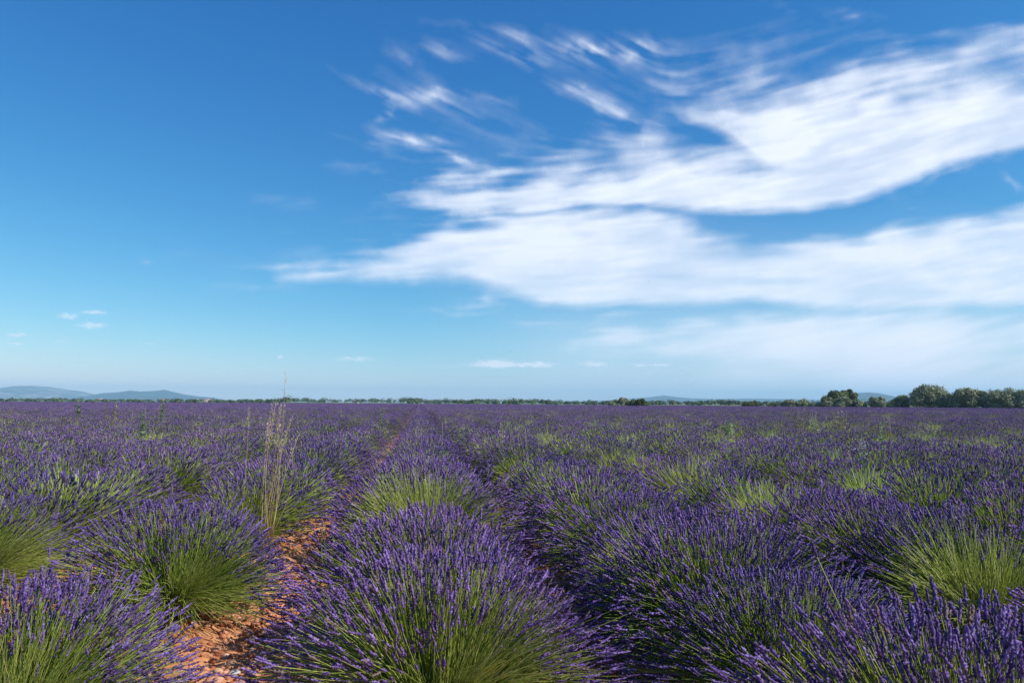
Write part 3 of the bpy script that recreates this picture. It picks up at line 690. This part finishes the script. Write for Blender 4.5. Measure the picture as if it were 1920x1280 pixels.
# ------------------------------------------------------------------ trees
def tree(name, px, w, ytop, ybase, Y, kind, label, group, seed, lumps=16, trunk=True, asym=0.):
    """short trunk with limbs; crown of leaf faces gathered in irregular clumps"""
    rg = np.random.default_rng(seed); b = at(px, ybase, Y); Wd = w/F*Y*1.01; top = at(px, ytop, Y).z
    root = empty(name, (b.x, Y, 0)); tag(root, label, 'tree' if trunk else 'bush', group)
    Hc = top; t0 = .02*Hc
    mb = MB(); tb = MB()
    tr_ = Wd*.035+.06
    tb.tube([[0, 0, -.1], [.04, 0, Hc*.2], [.08*Wd*rg.normal()*.3, .05, Hc*.42]], [tr_*1.3, tr_, tr_*.7], 7, .5)
    C = []
    for k in range(lumps):
        a = 2*math.pi*(k/lumps)+rg.normal()*.5; e = rg.random()**.7; rr = math.sqrt(max(0, 1-e*e*.75))
        f = rg.uniform(.45, .78)
        C.append((Wd*.5*f*rr*math.cos(a)+asym*Wd*e, Wd*.42*f*rr*math.sin(a), t0+(Hc-t0)*(.14+.68*e), rg.uniform(.18, .28)*min(Wd, Hc*1.3)*(1-.25*e)))
    C.append((asym*Wd*.5, 0, t0+(Hc-t0)*.42, .30*min(Wd, Hc*1.4)))
    for x, y, z, r in C[:8]:
        tb.tube([[0, 0, Hc*.16], [x*.4, y*.4, z*.6], [x*.85, y*.85, z]], [tr_*.55, tr_*.35, tr_*.12], 5, .3)
    tot = sum(r**2 for *_, r in C); N = 12000 if Wd > 5 else 6500
    ls = .42 if kind == 'olive' else .46
    for x, y, z, r in C:
        n = int(N*r*r/tot); d = rg.normal(size=(n, 3)); d /= np.linalg.norm(d, axis=1)[:, None]
        rad = r*(1-.45*rg.random(n)**2)*(1+.16*np.sin(d[:, 0]*5+x)*np.cos(d[:, 2]*6+y)+.10*rg.normal(size=n))
        P = d*rad[:, None]*[1.05, 1.0, .92]+[x, y, z]; P[:, 2] = np.maximum(P[:, 2], .15+.2*rg.random(n))
        Nn = d+rg.normal(size=(n, 3))*.55
        mb.leafs(P, Nn, ls*(Y/170.)**.5, rg, .55, np.clip(rg.normal(.5, .2, n)+.10*rg.normal(), 0, 1))
    n = 500; d = rg.normal(size=(n, 3)); d /= np.linalg.norm(d, axis=1)[:, None]; ci = rg.integers(len(C), size=n); CC = np.array(C)
    P = CC[ci, :3]+d*CC[ci, 3:4]*rg.uniform(1.0, 1.28, (n, 1)); P[:, 2] = np.maximum(P[:, 2], .2); mb.leafs(P, d+rg.normal(size=(n, 3)), ls*1.0, rg, .5)
    if trunk: tb.build('trunk', M['wood'], root, True)
    mb.build('crown', M[kind], root)
    return root
G = 'olive trees and shrubs along the right edge of the field'
T = [ # px, width, top y, base y, distance, kind, label, lumps
 (1163, 48, 746, 762, 215, 'olive', 'low pale olive bush, left one of the pair standing alone at mid horizon', 12, 0),
 (1196, 40, 747, 762, 214, 'oak', 'low dark green bush touching the pale olive bush at mid horizon', 12, 0),
 (2500, 31, 748, 763, 212, 'olive', 'small round pale olive bush standing alone on the field edge', 10, 0),
 (1408, 34, 750, 764, 210, 'oak', 'small bright green bush between the round olive bush and the tree line', 10, 0),
 (1448, 18, 755, 764, 208, 'oak', 'tiny dark bush just left of the low olive hedge end', 7, 0),
 (1478, 30, 749, 765, 205, 'olive', 'low olive tree at the left end of the olive line', 10, 0),
 (1504, 32, 748, 765, 203, 'olive', 'second low olive tree from the left end of the line', 10, 0),
 (1523, 20, 753, 765, 201, 'olive', 'smallest low olive between the low pair and the tall oak', 8, 0),
 (1570, 62, 731, 765, 212, 'oak', 'broad dark green oak rising behind the low olives', 18, 1),
 (1597, 27, 723.5, 765, 214, 'oak', 'narrow upright dark tree poking above the broad oak', 9, 1),
 (1550, 42, 744, 765, 192, 'olive', 'rounded grey olive in front of the broad oak, left one', 12, 0),
 (1580, 42, 744, 765, 190, 'olive', 'rounded grey olive in front of the broad oak, right one', 12, 0),
 (1610, 34, 748, 765, 189, 'olive', 'low olive below the flat topped far hill', 10, 0),
 (1644, 46, 744, 765, 187, 'olive', 'wide low olive just right of the far hill top', 12, 0),
 (1676, 26, 746, 765, 186, 'olive', 'small olive left of the leaning pale olive', 9, 0),
 (1693, 30, 738, 765, 185, 'olive', 'mid sized olive hugging the left side of the biggest olive', 11, 1),
 (1742, 78, 722, 766, 180, 'olive', 'biggest round olive tree, tallest of the line on the right', 22, 1),
 (1778, 34, 737, 766, 176, 'olive', 'lower olive filling the gap right of the biggest olive', 11, 1),
 (1816, 66, 727, 766, 172, 'olive', 'second big olive tree from the right frame edge', 20, 1),
 (1843, 30, 730, 766, 170, 'olive', 'narrow olive wedged between the two right hand big olives', 11, 1),
 (1882, 70, 728, 767, 166, 'olive', 'big dark flanked olive tree nearest the right frame edge', 20, 1),
 (1925, 56, 731, 767, 163, 'olive', 'olive tree cut off by the right frame edge', 16, 1)]
for i, (px, w, yt, yb, Y, k, lb, lu, tk) in enumerate(T):
    tree('olive_tree' if k == 'olive' else ('oak_tree' if tk else 'shrub'), px, w*1.0, yt+.3, yb, Y, k, lb, G, 900+i, lu, True)

# far woods on the plain: one mass of small crowns
rg = np.random.default_rng(31); mb = MB()
for i in range(1500):
    px = rg.uniform(-250, 2200); Y = rg.uniform(560, 1500)
    if 540 < px < 760 and Y < 900: continue
    if rg.random() < .35*max(0, (420-px)/420): continue
    b = at(px, 754, Y); k = fbm(np.array(px), np.array(0), 60, 400, 3)
    Hh = rg.uniform(3.8, 7.0)*(.5+1.0*float(k))*(Y/1150)*(.72 if px < 520 else 1.0)
    if rg.random() < .05: Hh *= 1.4
    Wd = Hh*rg.uniform(1.0, 1.9); n = 60
    d = rg.normal(size=(n, 3)); d /= np.linalg.norm(d, axis=1)[:, None]; d[:, 2] = np.abs(d[:, 2])
    P = d*[Wd*.5, Wd*.5, Hh*.62]*(1+.2*rg.normal(size=(n, 1)))+[b.x, Y, Hh*.36]
    P[:, 2] = np.clip(P[:, 2], .1, None)
    mb.leafs(P, d+.4*rg.normal(size=(n, 3)), 1.7, rg, .8, np.clip(rg.random()*.5+rg.random(n)*.5, 0, 1))
o = mb.build('far_woods', M['woods']); tag(o, 'thin dark line of woodland along the flat horizon', 'woodland', kind='stuff')

# farmhouses among the far trees
def farmhouse(px, Y, w, h, label):
    b = at(px, 754, Y); root = empty('farmhouse', (b.x, Y, 0), random.uniform(-.3, .3)); tag(root, label, 'house', 'farmhouses on the far plain')
    m = MB(); m.box((-w/2, -3.5, 0), (w/2, 3.5, h)); m.build('wall', M['plaster'], root)
    m = MB(); o_ = .4; z = h
    m.add([(-w/2-o_, -3.9, z), (w/2+o_, -3.9, z), (w/2+o_, 3.9, z), (-w/2-o_, 3.9, z), (-w/2-o_, 0, z+1.7), (w/2+o_, 0, z+1.7)],
          [np.array([[0, 1, 5, 4], [2, 3, 4, 5], [0, 3, 2, 1]]), np.array([[0, 4, 3], [1, 2, 5]])]); rf = m.build('roof', M['tiles'], root)
    m = MB(); m.box((w*.2, .6, z+1.0), (w*.2+.8, 1.4, z+2.3)); m.build('chimney', M['plaster'], rf)
    for k in range(int(w/3.2)):
        x = -w/2+1.4+k*3.1
        m = MB(); m.box((x-.5, -3.56, 1.0), (x+.5, -3.46, 2.3)); m.build('window', M['shutter'], root)
farmhouse(186, 1060, 9, 2.6, 'small pinkish farmhouse on the plain below the pale mountain')
farmhouse(303, 1070, 7, 2.6, 'tiny white farmhouse on the plain below the blue mountain top')
farmhouse(366, 1065, 8, 2.8, 'farmhouse, left one of the two close together below the mountain slope')
farmhouse(387, 1090, 10, 3.0, 'long farmhouse, right one of the two close together below the mountain slope')
farmhouse(668, 1030, 8, 2.4, 'low white farm building behind the straw coloured field')

# ------------------------------------------------------------------ weeds that stand up out of the lavender
def grass_stalk(m, sm, p0, p1, r, rg, heads=14, span=.28, bend=.04):
    p0 = np.array(p0, float); p1 = np.array(p1, float); t = np.linspace(0, 1, 8)[:, None]
    bv = rg.normal(size=3)*bend; bv[2] = 0; pts = p0*(1-t)+p1*t+bv*np.sin(t*math.pi)
    m.tube(pts, np.linspace(r, r*.45, 8), 4, rg.random())
    for k in range(heads):
        f = 1-span*rg.random()**.8; q = p0*(1-f)+p1*f+bv*math.sin(f*math.pi); d = rg.normal(size=3); d /= np.linalg.norm(d); L = rg.uniform(.012, .032)
        e = q+d*[.8, .8, .5]*L+[0, 0, .012]
        sm.tube([q, (q+e)/2, e, e+(e-q)*.5], [r*.25, r*.4, r*1.0, r*.15], 4, rg.random())
rg = np.random.default_rng(8)
def clump(name, base, tips, label, cat, mats=('dry', 'seed'), r=.0032, heads=16, group=None, span=.3):
    root = empty(name, base); tag(root, label, cat, group); m = MB(); s = MB(); b = Vector(base)
    for tp in tips:
        off = rg.normal(size=3)*.03; off[2] = 0
        grass_stalk(m, s, off, np.array(Vector(tp)-b), r, rg, heads, span, .07)
    m.build('stalks' if len(tips) > 1 else 'stalk', M[mats[0]], root)['kind'] = 'stuff' if len(tips) > 1 else 'thing'
    if heads: s.build('seed_heads', M[mats[1]], root)['kind'] = 'stuff'
    if len(tips) == 1:
        for c in root.children: c.pop('kind', None) if not c.name.startswith('seed') else None
    return root
YG = 6.95; bs = at(503, 985, YG); bs.z = .25
tips = [at(a-2, b, YG+rg.normal()*.06) for a, b in [(537, 700), (520, 752), (514, 756), (527, 762), (531, 758), (505, 790), (510, 770), (552, 777), (563, 812), (541, 800), (524, 765), (517, 775), (548, 830)]]
clump('dry_grass_clump', tuple(bs), tips, 'tall clump of bleached dry grass rising above the horizon on the left', 'dry grass', heads=18)
bb = at(460, 960, 7.4); bb.z = .3
clump('dry_grass_stalk', tuple(bb), [at(467, 762, 7.4)], 'single dry stalk with pale seeds just left of the tall grass clump', 'dry grass', r=.0026, heads=14, span=.18)
bb = at(432, 930, 7.8); bb.z = .4
clump('bent_grass_stalk', tuple(bb), [at(392, 828, 7.8)], 'thin bent dry stalk left of the grass clump without seeds', 'dry grass', r=.0026, heads=0)

def leafy(px, ytop, Y, label, mat='weed', h0=.55, w=.12, n=70, leaf=.09, group=None, name='tall_weed', white=0, multi=1):
    tp = at(px, ytop, Y); root = empty(name, (tp.x, Y, 0)); tag(root, label, 'weed', group); m = MB(); lf = MB(); wh = MB()
    for q in range(multi):
        ox = rg.normal()*w*.8 if multi > 1 else 0; oy = rg.normal()*w*.6 if multi > 1 else 0; top = tp.z*(1-.12*rg.random()*(multi > 1))
        t = np.linspace(0, 1, 7)[:, None]; pts = np.array([[ox*.3, oy*.3, 0]])*(1-t)+np.array([[ox, oy, top]])*t+rg.normal(size=3)*[.03, .03, 0]*np.sin(t*2.6)
        m.tube(pts, np.linspace(.007, .003, 7)*(Y/11.)**.5, 5, rg.random())
        nn = int(n/multi); z = h0+(top-h0)*rg.random(nn); a = rg.random(nn)*6.28; k = 1-.72*((z-h0)/max(top-h0, .01))
        f = z/top; cx = ox*.3*(1-f)+ox*f; cy = oy*.3*(1-f)+oy*f
        L = leaf*k*rg.uniform(.7, 1.3, nn)
        for i in range(nn):
            d = np.array([math.cos(a[i]), math.sin(a[i]), rg.uniform(.2, .9)]); d /= np.linalg.norm(d); p = np.array([cx[i], cy[i], z[i]]); sd2 = np.cross(d, [0, 0, 1.]); sd2 /= np.linalg.norm(sd2)
            W = L[i]*.2; lf.add([p, p+d*L[i]*.5+sd2*W, p+d*L[i]-[0, 0, L[i]*.12], p+d*L[i]*.5-sd2*W], [[0, 1, 2, 3]], rg.random())
        for i in range(int(white/multi)):
            z_ = top*(1-.3*rg.random()); f_ = z_/top; p = np.array([ox*.3*(1-f_)+ox*f_+rg.normal()*w*.5, oy+rg.normal()*w*.5, z_]); dd_ = rg.normal(size=(7, 3)); wh.leafs(np.repeat(p[None], 7, 0)+dd_*.008, dd_, .011*(Y/8.)**.5, rg, .7)
    m.build('stem', M[mat], root); o = lf.build('leaves', M[mat], root); o['kind'] = 'stuff'
    if white: wh.build('blossoms', M['white'], root)['kind'] = 'stuff'
    return root
leafy(268, 766, 15.2, 'tall blue-green spiky weed standing in the lavender on the left', h0=.6, n=110, leaf=.17, w=.1)
leafy(1652, 790, 11.0, 'tall blue-green spiky weed standing in the lavender on the right', h0=.6, n=90, leaf=.13, w=.1)
leafy(1357, 777, 19, 'leafy dark green weed left of the spiky weed on the right side', h0=.6, n=90, leaf=.2, multi=2)
leafy(715, 764, 24, 'small yellow-green weed in front of the far end of the left rows', h0=.7, n=70, leaf=.16)
leafy(653, 808, 12.5, 'small dark green sprig between the tall grass clump and middle row', h0=.6, n=30, leaf=.1)
leafy(148, 746, 30, 'green weed touching the horizon below the pale mountain', h0=.8, n=60, leaf=.26)
leafy(306, 747, 30, 'green weed touching the horizon below the blue mountain', h0=.8, n=60, leaf=.26)
leafy(6, 745, 15, 'tall tan weed at the left frame edge', 'paleweed', h0=.6, n=120, leaf=.12, multi=3, w=.16)
leafy(213, 748, 28, 'tan dry weed on the horizon left of the blue mountain', 'paleweed', h0=.8, n=80, leaf=.2, multi=3, w=.2)
leafy(940, 788, 12.5, 'pale dry weed with whitish heads right of the middle row', 'paleweed', h0=.7, n=60, leaf=.06, multi=3, w=.12, white=8)
leafy(962, 796, 12.0, 'second pale dry weed with whitish heads, right beside the first', 'paleweed', h0=.7, n=60, leaf=.06, multi=3, w=.14, white=6)
leafy(1000, 802, 11.5, 'low tan dry weed right of the whitish pair', 'paleweed', h0=.65, n=80, leaf=.07, multi=4, w=.16)
leafy(828, 790, 13.5, 'thin tan stalk at the dark gap right of the middle row', 'paleweed', h0=.5, n=14, leaf=.04)
leafy(1497, 757, 21, 'tallest tan dry weed of the group before the low olives', 'paleweed', h0=.75, n=110, leaf=.13, multi=3, w=.2)
leafy(1523, 765, 20, 'yellow-green bushy weed right of the tallest tan weed', 'weed', h0=.7, n=110, leaf=.13, multi=3, w=.16)
leafy(1575, 766, 21, 'wide bushy tan weed below the broad oak', 'paleweed', h0=.75, n=160, leaf=.12, multi=6, w=.34, white=8)
leafy(1545, 772, 18, 'low loose tan weed between two taller weeds below the oak', 'paleweed', h0=.7, n=100, leaf=.12, multi=4, w=.25)
leafy(1668, 768, 19, 'thin whitish dry weed with bare stalks below the far hill', 'paleweed', h0=.75, n=50, leaf=.08, multi=4, w=.22, white=10)
leafy(1615, 812, 9.8, 'white flowered weed left of the blue-green spiky weed', 'weed', h0=.6, n=40, leaf=.06, multi=2, w=.1, white=18)
for px, py, Y, lb in [(1410, 925, 7.3, 'white flowered weed on the left side of the green-hearted bush at right'), (1482, 962, 5.9, 'white flowered weed before the green-hearted bush at right'),
                      (1745, 905, 7.9, 'small white flowered weed near the right frame edge, upper one'), (1838, 1085, 4.2, 'white flowered straggling weed at the right frame edge'),
                      (1900, 1020, 4.9, 'white flowered weed cut by the right frame edge'), (1815, 1110, 3.9, 'low white flowered weed left of the straggling one')]:
    leafy(px, py, Y, lb, 'weed', h0=.35, n=26, leaf=.05, multi=3, w=.14, white=16)
leafy(612, 975, 6.4, 'small yellow-green weed on bare soil left of the middle row', 'weed', h0=.05, n=60, leaf=.04, multi=4, w=.10, white=10)
leafy(650, 940, 6.8, 'thin weed with white specks at the upper end of the bare soil', 'weed', h0=.2, n=20, leaf=.03, multi=2, w=.06, white=6)

# scattered dry grasses, too many to count, over the middle distance on the right
m = MB(); s = MB(); rg = np.random.default_rng(19)
for i in range(260):
    px = rg.uniform(850, 1960) if rg.random() < .8 else rg.uniform(0, 760); Y = rg.uniform(16, 75)
    if fbm(np.array(px), np.array(Y*8.), 90, 500, 2) < .5 and rg.random() < .8: continue
    b = at(px, 800, Y); h = rg.uniform(.85, 1.12)
    for k in range(int(rg.integers(4, 10))):
        o_ = rg.normal(size=2)*.12; grass_stalk(m, s, (b.x+o_[0]*.4, Y+o_[1]*.4, .4), (b.x+o_[0]*1.6, Y+o_[1]*1.6, h*rg.uniform(.85, 1.05)), .002*(Y/10.)**.75, rg, 4, .25, .02)
root = empty('scattered_dry_grass'); tag(root, 'sparse tan dry grasses scattered through the far lavender', 'dry grass', kind='stuff')
m.build('stalks', M['paleweed'], root)['kind'] = 'stuff'; s.build('seed_heads', M['paleweed'], root)['kind'] = 'stuff'

# ------------------------------------------------------------------ insects in the air
def insect(px, py, Y, size, label):
    p = at(px, py, Y); root = empty('flying_insect', tuple(p), random.random()*6); tag(root, label, 'insect', 'insects hovering over the field')
    m = MB(); t = np.linspace(-1, 1, 9); m.tube([[x*size*.5, 0, 0] for x in t], size*np.array([.04, .13, .15, .09, .15, .15, .09, .11, .03]), 8); m.build('body', M['insect'], root, True)
    for sgn in (1, -1):
        m = MB(); m.add([[.1*size, 0, .1*size], [.25*size, sgn*.45*size, .3*size], [0, sgn*.8*size, .38*size], [-.2*size, sgn*.5*size, .3*size],
                         [.1*size, 0, .11*size], [.25*size, sgn*.45*size, .31*size], [0, sgn*.8*size, .39*size], [-.2*size, sgn*.5*size, .31*size]], [[0, 1, 2, 3], [7, 6, 5, 4]]); m.build('wing', M['wing'], root)
insect(957, 659, 7, .020, 'larger dark insect in the sky above the middle row')
insect(945, 655, 8, .013, 'smaller dark insect just left of the larger one in the sky')
insect(1216, 528, 7, .013, 'tiny dark insect against the white cloud at mid height')
insect(1630, 584, 8, .013, 'tiny dark insect before the cloud bands on the right')

# ------------------------------------------------------------------ haze: the air of the plain
hz, nt, n, l, p = mat_new('air'); n.remove(p)
pv = n.new('ShaderNodeVolumePrincipled'); pv.inputs['Density'].default_value = 1.25e-4; pv.inputs['Color'].default_value = (.45, .75, 1, 1); pv.inputs['Anisotropy'].default_value = 0
l.new(pv.outputs[0], n['Material Output'].inputs['Volume'])
m = MB(); m.box((-14000, -14000, -2), (14000, 14000, 262)); o = m.build('haze', hz); tag(o, 'thin blue summer haze over the plain', 'haze', kind='stuff')
